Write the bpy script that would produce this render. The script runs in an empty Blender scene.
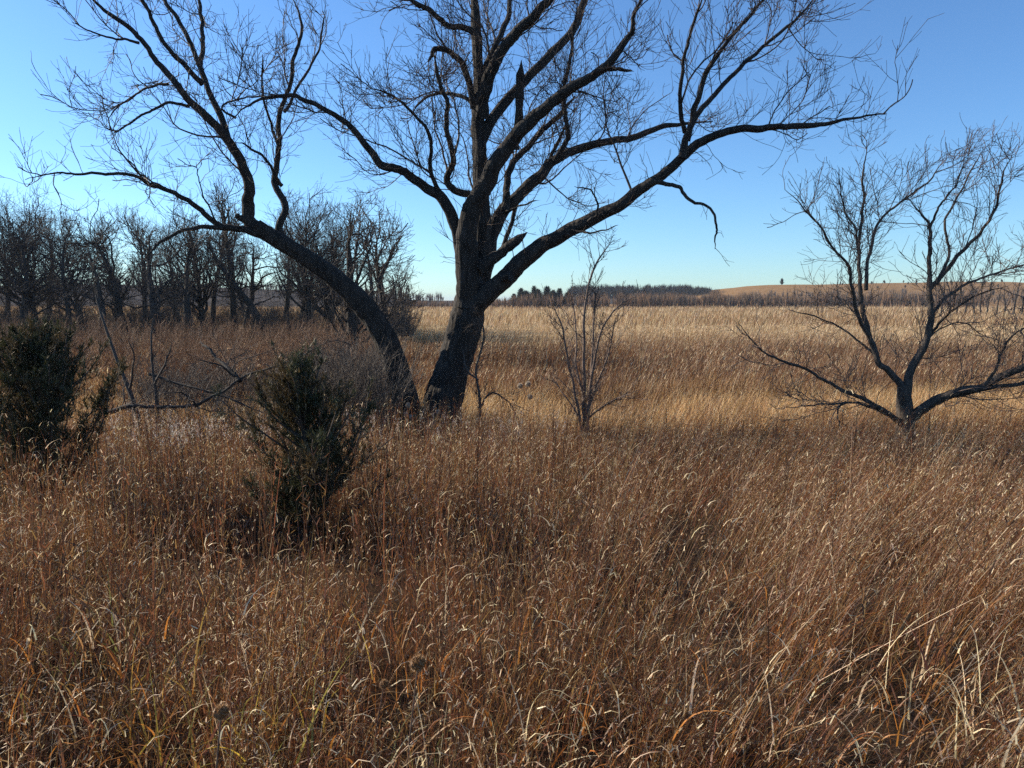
import bpy, math, random
import numpy as np
from mathutils import Vector

rng = np.random.default_rng(11)
random.seed(11)
sc = bpy.context.scene
COL = sc.collection

# ------------------------------------------------------------------ camera, light, exposure
FPX, CXP, CYP = 715.0, 512.0, 384.0
CAM_Z, PITCH = 1.7, math.radians(6.7)
cam_d = bpy.data.cameras.new('camera')
cam_d.sensor_width = 36.0
cam_d.lens = FPX / 1024 * 36
cam_d.clip_start, cam_d.clip_end = 0.05, 6000
cam = bpy.data.objects.new('camera', cam_d)
cam.location = (0, 0, CAM_Z)
cam.rotation_euler = (math.pi / 2 - PITCH, 0, 0)
COL.objects.link(cam)
sc.camera = cam

SUN_AZ, SUN_EL = math.radians(-66), math.radians(25)
w = bpy.data.worlds.new('World')
sc.world = w
w.use_nodes = True
nt = w.node_tree
sky = nt.nodes.new('ShaderNodeTexSky')
sky.sky_type = 'NISHITA'
sky.sun_disc = False
sky.sun_elevation = SUN_EL
sky.sun_rotation = SUN_AZ % (2 * math.pi)
sky.altitude = 1500
sky.air_density = 1.2
sky.dust_density = 0.5
sky.ozone_density = 3.0
bg = nt.nodes['Background']
bg.inputs['Strength'].default_value = 0.10
wb = nt.nodes.new('ShaderNodeMix')              # white balance of the sky light
wb.data_type, wb.blend_type = 'RGBA', 'MULTIPLY'
wb.inputs[0].default_value = 1.0
wb.inputs[7].default_value = (0.65, 0.89, 1.13, 1)
nt.links.new(sky.outputs['Color'], wb.inputs[6])
nt.links.new(wb.outputs[2], bg.inputs['Color'])

sd = bpy.data.lights.new('sun', 'SUN')
sd.energy = 5.0
sd.angle = math.radians(0.5)
sd.color = (1.0, 0.90, 0.74)
so = bpy.data.objects.new('sun', sd)
S = Vector((math.sin(SUN_AZ) * math.cos(SUN_EL), math.cos(SUN_AZ) * math.cos(SUN_EL), math.sin(SUN_EL)))
so.rotation_euler = S.to_track_quat('Z', 'Y').to_euler()
so.location = (-20, 10, 20)
COL.objects.link(so)

sc.view_settings.view_transform = 'Standard'
sc.view_settings.look = 'None'
sc.view_settings.exposure = 0.76
sc.view_settings.gamma = 1.0
sc.view_settings.use_curve_mapping = False
sc.render.engine = 'CYCLES'
cy = sc.cycles
cy.max_bounces, cy.diffuse_bounces, cy.glossy_bounces = 6, 3, 1
cy.transmission_bounces, cy.transparent_max_bounces = 3, 4
cy.caustics_reflective = cy.caustics_refractive = False
cy.use_denoising = False
sc.render.film_transparent = False


# ------------------------------------------------------------------ helpers
def noise2(x, y, scale, seed=0):
    """smooth value noise in 0..1"""
    x = np.asarray(x, float) / scale + 1000.0
    y = np.asarray(y, float) / scale + 1000.0
    xi, yi = np.floor(x).astype(np.int64), np.floor(y).astype(np.int64)
    fx, fy = x - xi, y - yi
    fx, fy = fx * fx * (3 - 2 * fx), fy * fy * (3 - 2 * fy)

    def h(a, b):
        n = (a * 374761393 + b * 668265263 + seed * 974634777) & 0xFFFFFFFF
        n = ((n ^ (n >> 13)) * 1274126177) & 0xFFFFFFFF
        return ((n ^ (n >> 16)) & 0xFFFF) / 65535.0
    return ((h(xi, yi) * (1 - fx) + h(xi + 1, yi) * fx) * (1 - fy)
            + (h(xi, yi + 1) * (1 - fx) + h(xi + 1, yi + 1) * fx) * fy)


def sstep(a, b, v):
    t = np.clip((np.asarray(v, float) - a) / (b - a), 0, 1)
    return t * t * (3 - 2 * t)


def G(x, y):
    """ground height"""
    x, y = np.asarray(x, float), np.asarray(y, float)
    z = -1.15 * sstep(0.5, 14, y)
    z = z + 0.10 * (noise2(x, y, 2.3, 3) - .5) * sstep(1.5, 4, y) + 0.25 * (noise2(x, y, 9, 4) - .5) * sstep(3, 9, y) * (1 - sstep(20, 40, y))
    return z


def P(px, py, Y):
    """point on the sight line of a photo position at depth Y"""
    xc, yc = (px - CXP) / FPX, -(py - CYP) / FPX
    c, s = math.cos(PITCH), math.sin(PITCH)
    dy, dz = c + yc * s, -s + yc * c
    k = Y / dy
    return np.array([xc * k, Y, CAM_Z + dz * k])


def link_mesh(name, V, F, mat, root=None, color=None, smooth=True, loc=None, mats=None, fm=None):
    """V (n,3), F list of index arrays (quads (m,4) and/or triangles (m,3))"""
    V = np.asarray(V, np.float32)
    if root is not None:
        V = V - np.array(root.location, np.float32)
    elif loc is not None:
        V = V - np.array(loc, np.float32)
    me = bpy.data.meshes.new(name)
    me.vertices.add(len(V))
    me.vertices.foreach_set('co', V.ravel())
    F = [np.asarray(f, np.int32) for f in F if len(f)]
    nl = sum(f.size for f in F)
    npol = sum(len(f) for f in F)
    me.loops.add(nl)
    me.loops.foreach_set('vertex_index', np.concatenate([f.ravel() for f in F]))
    me.polygons.add(npol)
    tot = np.concatenate([np.full(len(f), f.shape[1], np.int32) for f in F])
    st = np.concatenate([[0], np.cumsum(tot)[:-1]]).astype(np.int32)
    me.polygons.foreach_set('loop_start', st)
    me.polygons.foreach_set('loop_total', tot)
    me.polygons.foreach_set('use_smooth', np.full(npol, smooth, bool))
    me.update(calc_edges=True)
    if color is not None:
        a = me.color_attributes.new('tint', 'FLOAT_COLOR', 'POINT')
        c4 = np.ones((len(V), 4), np.float32)
        c4[:, :3] = color
        a.data.foreach_set('color', c4.ravel())
    me.materials.append(mat)
    ob = bpy.data.objects.new(name, me)
    COL.objects.link(ob)
    if root is not None:
        ob.parent = root
    elif loc is not None:
        ob.location = loc
    return ob


def tag(o, label=None, cat=None, group=None, kind=None):
    if label: o['label'] = label
    if cat: o['category'] = cat
    if group: o['group'] = group
    if kind: o['kind'] = kind
    return o


def thing(name, loc, label, cat, group=None):
    o = bpy.data.objects.new(name, None)
    o.location = [float(v) for v in loc]
    o.empty_display_size = .2
    COL.objects.link(o)
    return tag(o, label, cat, group)


class Tubes:
    """collects tapering tubes and builds them as ONE mesh"""
    def __init__(self):
        self.g = {}

    def add(self, pts, rad, sides=5, rough=0.0):
        self.g.setdefault((len(pts), sides, rough), []).append((pts, rad))

    def add_many(self, arr, sides=3):
        for p, r in arr:
            self.add(p, r, sides)

    def build(self, name, mat, root=None, loc=None):
        Vs, Fs, off = [], [], 0
        for (n, k, rough), items in self.g.items():
            Pn = np.array([i[0] for i in items], float)
            R = np.array([i[1] for i in items], float)
            M = len(items)
            T = np.gradient(Pn, axis=1)
            if rough > 0 and n > 8:
                for _ in range(6):
                    T[:, 1:-1] = (T[:, :-2] + T[:, 1:-1] * 2 + T[:, 2:]) / 4
            T /= np.linalg.norm(T, axis=2, keepdims=True) + 1e-9
            mean = T.mean(1)
            ax = np.argmin(np.abs(mean), axis=1)
            ref = np.zeros((M, 3)); ref[np.arange(M), ax] = 1
            u = ref[:, None, :] - (T * ref[:, None, :]).sum(2, keepdims=True) * T
            u /= np.linalg.norm(u, axis=2, keepdims=True) + 1e-9
            v = np.cross(T, u)
            th = np.arange(k) * 2 * math.pi / k
            Rr = np.repeat(R[:, :, None], k, axis=2)
            if rough > 0:                           # furrowed bark: ridges that run along the limb
                ridge = rng.normal(0, 1, (M, 1, k)) * .8
                loc_ = rng.normal(0, 1, (M, n, k))
                for _ in range(3 if n > 40 else 1):
                    loc_ = (loc_ + np.roll(loc_, 1, 1) + np.roll(loc_, -1, 1)) / 1.7
                slow = rng.normal(0, 1, (M, n, 1))
                for _ in range(5):
                    slow = (slow + np.roll(slow, 1, 1) + np.roll(slow, -1, 1)) / 2.2
                slow *= .35 / (slow.std() + 1e-6)
                loc_ *= .8 / (loc_.std() + 1e-6)
                Rr = Rr * (1 + rough * (ridge + loc_ + slow))
            V = (Pn[:, :, None, :] + Rr[..., None] * (np.cos(th)[None, None, :, None] * u[:, :, None, :]
                                                      + np.sin(th)[None, None, :, None] * v[:, :, None, :]))
            idx = np.arange(M * n * k).reshape(M, n, k) + off
            a = idx[:, :-1, :]; b = idx[:, 1:, :]
            F = np.stack([a, np.roll(a, -1, 2), np.roll(b, -1, 2), b], -1).reshape(-1, 4)
            Vs.append(V.reshape(-1, 3)); Fs.append(F); off += M * n * k
        return link_mesh(name, np.concatenate(Vs), Fs, mat, root, loc=loc)


def smooth_path(ctrl, n):
    """Catmull-Rom through control points, resampled evenly"""
    c = np.asarray(ctrl, float)
    c = np.vstack([2 * c[0] - c[1], c, 2 * c[-1] - c[-2]])
    out = []
    for i in range(1, len(c) - 2):
        t = np.linspace(0, 1, 14, endpoint=False)[:, None]
        p0, p1, p2, p3 = c[i - 1], c[i], c[i + 1], c[i + 2]
        out.append(.5 * (2 * p1 + (p2 - p0) * t + (2 * p0 - 5 * p1 + 4 * p2 - p3) * t ** 2 + (3 * p1 - p0 - 3 * p2 + p3) * t ** 3))
    out.append(c[-2][None])
    out = np.concatenate(out)
    d = np.concatenate([[0], np.cumsum(np.linalg.norm(np.diff(out, axis=0), axis=1))])
    s = np.linspace(0, d[-1], n)
    return np.stack([np.interp(s, d, out[:, k]) for k in range(3)], 1)


def grow(parents, dens, L, ang=(30, 65), trop=.12, jit=.22, K=5, rr=.5, t0=.15, rmin=.003, rlen=.012, fall=.5, tmax=1.0):
    """children of every parent branch: one level of a branching system"""
    B, D, TL, R0 = [], [], [], []
    for pts, rad in parents:
        seg = np.linalg.norm(np.diff(pts, axis=0), axis=1)
        d = np.concatenate([[0], np.cumsum(seg)]); ell = d[-1]
        n = rng.poisson(dens * ell * (tmax - t0))
        if n == 0: continue
        t = rng.uniform(t0, tmax, n)
        f = t * ell
        k = np.clip(np.searchsorted(d, f) - 1, 0, len(seg) - 1)
        q = (f - d[k]) / (seg[k] + 1e-9)
        B.append(pts[k] + (pts[k + 1] - pts[k]) * q[:, None])
        tg = (pts[k + 1] - pts[k]) / (seg[k][:, None] + 1e-9)
        D.append(tg)
        TL.append(L * (1 - fall * t))
        R0.append(np.interp(f, d, rad))
    if not B: return []
    B, D, TL, R0 = map(np.concatenate, (B, D, TL, R0))
    M = len(B)
    perp = np.cross(D, rng.normal(size=(M, 3)))
    perp /= np.linalg.norm(perp, axis=1, keepdims=True) + 1e-9
    a = np.radians(rng.uniform(ang[0], ang[1], M))[:, None]
    d = np.cos(a) * D + np.sin(a) * perp
    ln = TL * rng.uniform(.35, 1.25, M)
    out = np.zeros((M, K + 1, 3)); out[:, 0] = B
    for i in range(K):
        d = d + rng.normal(0, jit, (M, 3)) + np.array([0, 0, trop])
        d /= np.linalg.norm(d, axis=1, keepdims=True)
        out[:, i + 1] = out[:, i] + d * (ln / K)[:, None]
    r0 = np.maximum(np.minimum(R0 * rr, ln * rlen), rmin)
    s = np.linspace(0, 1, K + 1)
    R = np.maximum(r0[:, None] * (1 - .75 * s[None]), rmin * .7)
    return [(out[i], R[i]) for i in range(M)]


def blades(base, h, wid, az, th0, th1, col, seg=4, pw=1.5, taper=.8, roll=None, tip=.08):
    """grass blades: arcs leaving the base at th0 from the vertical and ending at th0+th1; returns V, F, C, and the axis points"""
    N = len(base)
    s = np.linspace(0, 1, seg + 1)
    sm = (s[:-1] + s[1:]) / 2
    th = np.asarray(th0)[:, None] + np.asarray(th1)[:, None] * sm[None] ** pw
    step = np.asarray(h)[:, None] / seg
    dh, dz = np.sin(th) * step, np.cos(th) * step
    H = np.concatenate([np.zeros((N, 1)), np.cumsum(dh, 1)], 1)
    Z = np.concatenate([np.zeros((N, 1)), np.cumsum(dz, 1)], 1)
    ca, sa = np.cos(az)[:, None], np.sin(az)[:, None]
    C = np.stack([H * ca, H * sa, Z], -1) + base[:, None, :]
    if roll is None: roll = rng.uniform(0, math.pi, N)
    wv = np.stack([np.cos(az + roll), np.sin(az + roll), np.zeros(N)], -1)
    wd = np.asarray(wid)[:, None] * .5 * np.maximum((1 - s[None]) ** taper, tip)
    Lv = C - wv[:, None, :] * wd[..., None]
    Rv = C + wv[:, None, :] * wd[..., None]
    V = np.stack([Lv, Rv], 2).reshape(-1, 3)
    i = (np.arange(N)[:, None] * (seg + 1) + np.arange(seg)[None]) * 2
    F = np.stack([i, i + 1, i + 3, i + 2], -1).reshape(-1, 4)
    CC = np.repeat(np.asarray(col), 2 * (seg + 1), axis=0)
    return V, F, CC, C


class Sward:
    def __init__(self):
        self.V, self.F, self.C, self.n = [], [], [], 0

    def add(self, *a, **k):
        V, F, C, ax = blades(*a, **k)
        self.V.append(V); self.F.append(F + self.n); self.C.append(C); self.n += len(V)
        return ax

    def build(self, name, mat, root=None, loc=None):
        return link_mesh(name, np.concatenate(self.V), self.F, mat, root, color=np.concatenate(self.C), smooth=False, loc=loc)


# ------------------------------------------------------------------ materials
def new_mat(name):
    m = bpy.data.materials.new(name)
    m.use_nodes = True
    t = m.node_tree
    for n in list(t.nodes): t.nodes.remove(n)
    return m, t, t.nodes.new('ShaderNodeOutputMaterial')


def bark_mat(name, c0, c1, scale=14, bump=.6, stretch=.25, rough=.9, dist=.012):
    m, t, out = new_mat(name)
    N, Lk = t.nodes.new, t.links.new
    tc = N('ShaderNodeTexCoord'); mp = N('ShaderNodeMapping')
    mp.inputs['Scale'].default_value = (1, 1, stretch)
    Lk(tc.outputs['Object'], mp.inputs['Vector'])
    no = N('ShaderNodeTexNoise'); no.inputs['Scale'].default_value = scale; no.inputs['Detail'].default_value = 6
    no.inputs['Roughness'].default_value = .7
    Lk(mp.outputs['Vector'], no.inputs['Vector'])
    vo = N('ShaderNodeTexVoronoi'); vo.inputs['Scale'].default_value = scale * .9; vo.feature = 'DISTANCE_TO_EDGE'
    Lk(mp.outputs['Vector'], vo.inputs['Vector'])
    cr = N('ShaderNodeValToRGB')
    cr.color_ramp.elements[0].position, cr.color_ramp.elements[0].color = .32, (*c0, 1)
    cr.color_ramp.elements[1].position, cr.color_ramp.elements[1].color = .68, (*c1, 1)
    Lk(no.outputs['Fac'], cr.inputs['Fac'])
    ma = N('ShaderNodeMath'); ma.operation = 'MULTIPLY_ADD'
    ma.inputs[1].default_value = .8
    Lk(vo.outputs['Distance'], ma.inputs[0]); Lk(no.outputs['Fac'], ma.inputs[2])
    bp = N('ShaderNodeBump'); bp.inputs['Strength'].default_value = bump; bp.inputs['Distance'].default_value = dist
    Lk(ma.outputs[0], bp.inputs['Height'])
    p = N('ShaderNodeBsdfPrincipled'); p.inputs['Roughness'].default_value = rough
    p.inputs['Specular IOR Level'].default_value = .25
    Lk(cr.outputs['Color'], p.inputs['Base Color']); Lk(bp.outputs['Normal'], p.inputs['Normal'])
    Lk(p.outputs[0], out.inputs['Surface'])
    return m


def blade_mat(name, trans=.4, gloss=.06, rough=.48):
    """dry blade: colour per blade, light passes through it"""
    m, t, out = new_mat(name)
    N, Lk = t.nodes.new, t.links.new
    at = N('ShaderNodeAttribute'); at.attribute_name = 'tint'
    d = N('ShaderNodeBsdfDiffuse'); tr = N('ShaderNodeBsdfTranslucent')
    Lk(at.outputs['Color'], d.inputs['Color']); Lk(at.outputs['Color'], tr.inputs['Color'])
    mx = N('ShaderNodeMixShader'); mx.inputs[0].default_value = trans
    Lk(d.outputs[0], mx.inputs[1]); Lk(tr.outputs[0], mx.inputs[2])
    gl = N('ShaderNodeBsdfGlossy'); gl.inputs['Roughness'].default_value = rough
    gl.inputs['Color'].default_value = (1, .95, .88, 1)
    m2 = N('ShaderNodeMixShader'); m2.inputs[0].default_value = gloss
    Lk(mx.outputs[0], m2.inputs[1]); Lk(gl.outputs[0], m2.inputs[2])
    Lk(m2.outputs[0], out.inputs['Surface'])
    return m


def ground_mat(name, ca, cb, scale, far=None):
    m, t, out = new_mat(name)
    N, Lk = t.nodes.new, t.links.new
    tc = N('ShaderNodeTexCoord')
    no = N('ShaderNodeTexNoise'); no.inputs['Scale'].default_value = scale; no.inputs['Detail'].default_value = 8
    no.inputs['Roughness'].default_value = .75
    Lk(tc.outputs['Object'], no.inputs['Vector'])
    cr = N('ShaderNodeValToRGB')
    cr.color_ramp.elements[0].position, cr.color_ramp.elements[0].color = .3, (*ca, 1)
    cr.color_ramp.elements[1].position, cr.color_ramp.elements[1].color = .7, (*cb, 1)
    Lk(no.outputs['Fac'], cr.inputs['Fac'])
    col = cr.outputs['Color']
    if far is not None:                            # dead marsh grass beyond the bank, streaked
        sx = N('ShaderNodeSeparateXYZ'); Lk(tc.outputs['Object'], sx.inputs[0])
        mr = N('ShaderNodeMapRange'); mr.inputs[1].default_value = 30; mr.inputs[2].default_value = 60
        Lk(sx.outputs['Y'], mr.inputs[0])
        mp = N('ShaderNodeMapping'); mp.inputs['Scale'].default_value = (.02, .09, 1)
        Lk(tc.outputs['Object'], mp.inputs['Vector'])
        n2 = N('ShaderNodeTexNoise'); n2.inputs['Scale'].default_value = 1; n2.inputs['Detail'].default_value = 6
        Lk(mp.outputs['Vector'], n2.inputs['Vector'])
        c2 = N('ShaderNodeValToRGB')
        c2.color_ramp.elements[0].position, c2.color_ramp.elements[0].color = .3, (*far[0], 1)
        c2.color_ramp.elements[1].position, c2.color_ramp.elements[1].color = .7, (*far[1], 1)
        Lk(n2.outputs['Fac'], c2.inputs['Fac'])
        mx = N('ShaderNodeMix'); mx.data_type = 'RGBA'
        Lk(mr.outputs[0], mx.inputs[0]); Lk(col, mx.inputs[6]); Lk(c2.outputs['Color'], mx.inputs[7])
        col = mx.outputs[2]
    bp = N('ShaderNodeBump'); bp.inputs['Strength'].default_value = .7; bp.inputs['Distance'].default_value = .1
    Lk(no.outputs['Fac'], bp.inputs['Height'])
    p = N('ShaderNodeBsdfDiffuse')
    Lk(col, p.inputs['Color']); Lk(bp.outputs['Normal'], p.inputs['Normal'])
    Lk(p.outputs[0], out.inputs['Surface'])
    return m


M_bark = bark_mat('willow_bark', (.013, .011, .0095), (.072, .060, .050), 13, 1.0, .16, dist=.06)
M_twig = bark_mat('willow_twig', (.045, .03, .024), (.11, .075, .055), 30, .2, .6, .7)
M_oak = bark_mat('woodland_bark', (.022, .018, .015), (.07, .058, .048), 12, .5, .3)
M_oaktw = bark_mat('woodland_twig', (.05, .038, .03), (.11, .083, .065), 25, .2, .6, .8)
M_grey = bark_mat('dead_wood', (.10, .085, .07), (.27, .24, .21), 22, .6, .3)
M_thick = bark_mat('thicket_twig', (.08, .06, .045), (.18, .135, .10), 25, .2, .6, .6)
M_red = bark_mat('red_twig', (.15, .07, .033), (.33, .18, .09), 25, .2, .6, .6)
M_maple = bark_mat('box_elder_bark', (.03, .024, .02), (.12, .095, .075), 16, .8, .3, dist=.04)
M_mapletw = bark_mat('box_elder_twig', (.10, .065, .05), (.20, .14, .105), 25, .2, .6, .7)
M_blade = blade_mat('dry_blade', .42, .028)
M_cedar = blade_mat('cedar_needle', .22, .03, .5)
M_far = blade_mat('far_twig', .15, .0)
M_head = bark_mat('seed_head', (.17, .10, .05), (.40, .26, .14), 160, .5, 1, dist=.002)
M_fuzz = bark_mat('pale_seed_head', (.32, .25, .18), (.55, .46, .36), 120, .5, 1, dist=.002)
M_stalk = bark_mat('dry_stalk', (.12, .065, .04), (.26, .16, .10), 60, .3, .3, dist=.001)

# ------------------------------------------------------------------ ground and hills
M_ground = ground_mat('litter_soil', (.028, .018, .012), (.085, .055, .034), 9,
                      far=((.17, .105, .055), (.28, .185, .10)))
xs = np.concatenate([-np.geomspace(3000, 16, 34), np.linspace(-15, 15, 90), np.geomspace(16, 3000, 34)])
ys = np.concatenate([[-200, -60, -20], np.linspace(-6, 30, 110), np.geomspace(31, 4500, 50)])
X, Yg = np.meshgrid(xs, ys)
Vg = np.stack([X, Yg, G(X, Yg)], -1).reshape(-1, 3)
ii = np.arange(len(ys) * len(xs)).reshape(len(ys), len(xs))
Fg = np.stack([ii[:-1, :-1], ii[:-1, 1:], ii[1:, 1:], ii[1:, :-1]], -1).reshape(-1, 4)
tag(link_mesh('ground', Vg, [Fg], M_ground), 'dead prairie and marsh ground sloping down to the flat', 'ground', kind='structure')


def hill(name, x0, x1, y0, y1, prof, mat, label, nx=80, ny=24):
    xs = np.linspace(x0, x1, nx); u = np.linspace(0, 1, ny)
    top = np.array([prof(x) for x in xs])
    V = []
    for i, x in enumerate(xs):
        for v in u:
            zz = -1.3 + top[i] * math.sin(min(v / .6, 1) * math.pi / 2) ** 1.3 * (1 if v < .6 else math.cos((v - .6) / .4 * math.pi / 2) ** .8)
            zz += (noise2(x, v * (y1 - y0), 14, 8) - .5) * .8 * min(1, v * 5) * min(1, (1 - v) * 5)
            V.append((x * (1 + (v - .5) * .12), y0 + v * (y1 - y0), zz))
    ii = np.arange(nx * ny).reshape(nx, ny)
    F = np.stack([ii[:-1, :-1], ii[1:, :-1], ii[1:, 1:], ii[:-1, 1:]], -1).reshape(-1, 4)
    o = link_mesh(name, np.array(V), [F], mat)
    tag(o, label, 'hill', kind='structure')

    def surf(x, v):
        t = np.interp(x, xs, top)
        zz = -1.3 + t * math.sin(min(v / .6, 1) * math.pi / 2) ** 1.3
        return (x * (1 + (v - .5) * .12), y0 + v * (y1 - y0), zz)
    return surf


M_hill = ground_mat('prairie_hill', (.17, .09, .04), (.38, .23, .11), .35)
M_hill2 = ground_mat('wooded_ridge', (.06, .05, .045), (.11, .09, .075), .15)


def prof_r(x):
    return 13.6 * float(sstep(55, 170, x)) * (1 - .25 * float(sstep(300, 420, x))) + 1.0 * math.sin(x / 37)


surf_r = hill('hill', 40, 480, 330, 560, prof_r, M_hill, 'low tan prairie hill beyond the marsh with scattered cedars')


def prof_c(x):
    return 5.2 * float(sstep(-10, 45, x)) * (1 - .8 * float(sstep(110, 170, x))) + .6


surf_c = hill('ridge', -40, 200, 380, 520, prof_c, M_hill2, 'low wooded ridge on the horizon under dark trees')


def prof_l(x):
    return 9.0 * (1 - float(sstep(-120, -40, x))) * (.8 + .2 * math.sin(x / 50)) + 2.4


surf_l = hill('ridge', -420, -20, 300, 460, prof_l, M_hill2, 'long low dark ridge behind the bare woods')

# ------------------------------------------------------------------ the air
x0, x1, y0, y1, z0, z1 = -3100, 3100, -300, 4600, -3.0, 16.5
hv = np.array([(a, b_, c_) for c_ in (z0, z1) for b_ in (y0, y1) for a in (x0, x1)], float)
hm, ht, hout = new_mat('thin_air')
hvn = ht.nodes.new('ShaderNodeVolumePrincipled')
hvn.inputs['Density'].default_value = .00016
hvn.inputs['Color'].default_value = (.78, .87, 1, 1)
ht.links.new(hvn.outputs[0], hout.inputs['Volume'])
tag(link_mesh('haze', hv, [np.array([(0, 2, 3, 1), (4, 5, 7, 6), (0, 1, 5, 4), (2, 6, 7, 3), (0, 4, 6, 2), (1, 3, 7, 5)])], hm, smooth=False),
    'thin pale air over the marsh', 'haze', kind='stuff')

# ------------------------------------------------------------------ far woods (one mass)
fw = Sward()


def far_tree(base, h, n, col, spread=.45, wid=.18):
    b = np.repeat(base[None], n, 0).astype(float)
    b[:, 2] += rng.uniform(0, .45, n) * h
    hh = (base[2] + h * rng.uniform(.75, 1.0, n)) - b[:, 2]
    c = np.array(col) * rng.uniform(.7, 1.3, (n, 1))
    fw.add(b, hh * 1.05, np.full(n, wid) * rng.uniform(.6, 1.3, n), rng.uniform(0, 2 * math.pi, n), rng.uniform(0, spread, n),
           rng.uniform(-.3, .2, n), c, seg=3, taper=.6)
    fw.add(base[None].astype(float), np.array([h * .8]), np.array([.35]), np.zeros(1), np.zeros(1), np.full(1, .1), np.array([col]) * .8, seg=3)


GREY, BRN = (.23, .145, .09), (.15, .11, .085)
for i in range(900):                                # brush along the foot of the hill
    px = rng.uniform(630, 985) if i % 3 else rng.uniform(640, 860); Y = rng.uniform(255, 300)
    x = (px - 512) / FPX * Y
    far_tree(np.array([x, Y, -1.2]), rng.uniform(4.2, 6.6) + 3.2 * (noise2(px, 0, 17) - .55) + 1.6 * (noise2(px, 0, 5) - .5), 16, GREY if rng.random() < .7 else (.2, .15, .11), .35, .22)
for i in range(420):
    px = rng.uniform(395, 650); Y = rng.uniform(240, 290)
    x = (px - 512) / FPX * Y
    far_tree(np.array([x, Y, -1.2]), rng.uniform(3.0, 6.5) * (.5 + .5 * float(sstep(480, 540, px))), 16, GREY, .45, .22)
for i in range(900):                                # trees on the ridge
    px = rng.uniform(570, 735); v = rng.uniform(.3, .75)
    x, y, z = surf_c((px - 512) / FPX * 440, v)
    far_tree(np.array([x, y, z - .3]), rng.uniform(3.5, 8.5) * (1 - .5 * float(sstep(690, 740, px))), 16, (.055, .050, .046), .5, .45)
for i in range(700):
    px = rng.uniform(-60, 440); v = rng.uniform(.1, .7)
    x, y, z = surf_l((px - 512) / FPX * 370, v)
    far_tree(np.array([x, y, z - .3]), rng.uniform(3, 6), 12, BRN, .45, .3)
for i in range(420):                                # scrub on the lower slope of the hill
    px = rng.uniform(640, 1040); v = rng.uniform(.02, .22)
    x, y, z = surf_r((px - 512) / FPX * 440, v)
    far_tree(np.array([x, y, z - .3]), rng.uniform(2.5, 5), 12, (.22, .165, .125), .5, .35)
tag(fw.build('far_woods', M_far), 'grey band of distant bare woods along the far edge of the marsh', 'woods', kind='stuff')


def conifer(name, base, h, wd, n, label, cat, group, col=(.022, .030, .018)):
    root = thing(name, base, label, cat, group)
    t = Tubes()
    t.add(np.linspace(np.array(base) - [0, 0, .3], np.array(base) + [0, 0, h * .95], 4), np.linspace(h * .02, .02, 4), 5)
    t.build('trunk', M_oak, root)
    s = Sward()
    f = rng.uniform(.05, 1, n) ** .8
    b = np.repeat(np.array(base, float)[None], n, 0); b[:, 2] += f * h
    ln = wd * .5 * (1.12 - f) ** .55 * rng.uniform(.6, 1.15, n)
    s.add(b, ln, ln * .22 + .10, rng.uniform(0, 6.28, n), rng.uniform(.3, 1.2, n), rng.uniform(-.2, .5, n),
          np.array(col) * rng.uniform(.5, 1.5, (n, 1)), seg=3)
    s.build('crown', M_cedar, root)
    return root


for k, (px, py, Yp, h, wd) in enumerate([(514, 307, 268, 4.8, 5.0), (521, 307, 262, 6.6, 6.5), (526, 307, 266, 5.6, 7.2), (534, 307, 265, 7.5, 6.2), (538, 307, 259, 6.2, 6.8),
                                         (547, 307, 266, 7.2, 7.6), (553, 307, 261, 5.7, 7.2), (559, 307, 263, 6.6, 6.2), (567, 307, 268, 5.0, 6.4)]):
    x = (px - 512) / FPX * Yp
    conifer('pine_tree', (x, Yp, -1.2), h, wd, 700, 'small dark pine in the clump on the horizon beyond the marsh', 'tree', 'dark pines on the horizon')
x, y, z = surf_r((775 - 512) / FPX * 470, .6)
conifer('cedar_tree', (x, y, z - .2), 4.2, 4.6, 300, 'lone dark cedar on the crest of the tan hill', 'tree', None, (.035, .035, .02))
for k in range(26):
    px = rng.uniform(790, 1015); v = rng.uniform(.3, .6)
    x, y, z = surf_r((px - 512) / FPX * 470, v)
    conifer('cedar_shrub', (x, y, z - .2), rng.uniform(1.2, 2.2), rng.uniform(2, 3.6), 60, 'small dark cedar dotted on the slope of the tan hill', 'shrub',
            'cedars dotted on the hill', (.06, .045, .025))


# ------------------------------------------------------------------ trees
def path_px(px, Y, d0, d1, n=None, power=1.0):
    px = np.asarray(px, float)
    d = np.concatenate([[0], np.cumsum(np.linalg.norm(np.diff(px, axis=0), axis=1))]); d /= d[-1]
    c = np.array([P(a, b, Y + d0 + (d1 - d0) * q ** power) for (a, b), q in zip(px, d)])
    if n is None: n = max(8, int(len(px) * 4))
    return smooth_path(c, n)


def gnarl(pts, amt):
    j = rng.normal(0, amt, pts.shape)
    j = (j + np.roll(j, 1, 0) + np.roll(j, -1, 0)) / 2
    j[0] = 0
    return pts + j


def limb(px, Y, d0, d1, w0, w1, n=None, g=.012, minr=.006):
    p = gnarl(path_px(px, Y, d0, d1, n), g)
    s = np.linspace(0, 1, len(p))
    r = np.maximum((w0 + (w1 - w0) * s ** .6) * (Y + d0 + (d1 - d0) * s) / FPX / 2, minr)
    k = max(3, len(p) // 6)
    r[-k:] *= np.linspace(1, .35, k)
    return p, r


def crown_twigs(par, root, mat, spec, name='crown'):
    """spec: list of grow() keyword dicts, one per level; everything becomes one mesh"""
    t = Tubes()
    lev = par
    for i, k in enumerate(spec):
        lev = grow(par if i == 0 else (lev + par if i == 1 and len(spec) > 3 else (lev if len(spec) < 4 else allb)), **k)
        allb = lev if i == 0 else allb + lev
        t.add_many(lev, 4 if i == 0 else 3)
    if t.g:
        return t.build(name, mat, root)


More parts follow.
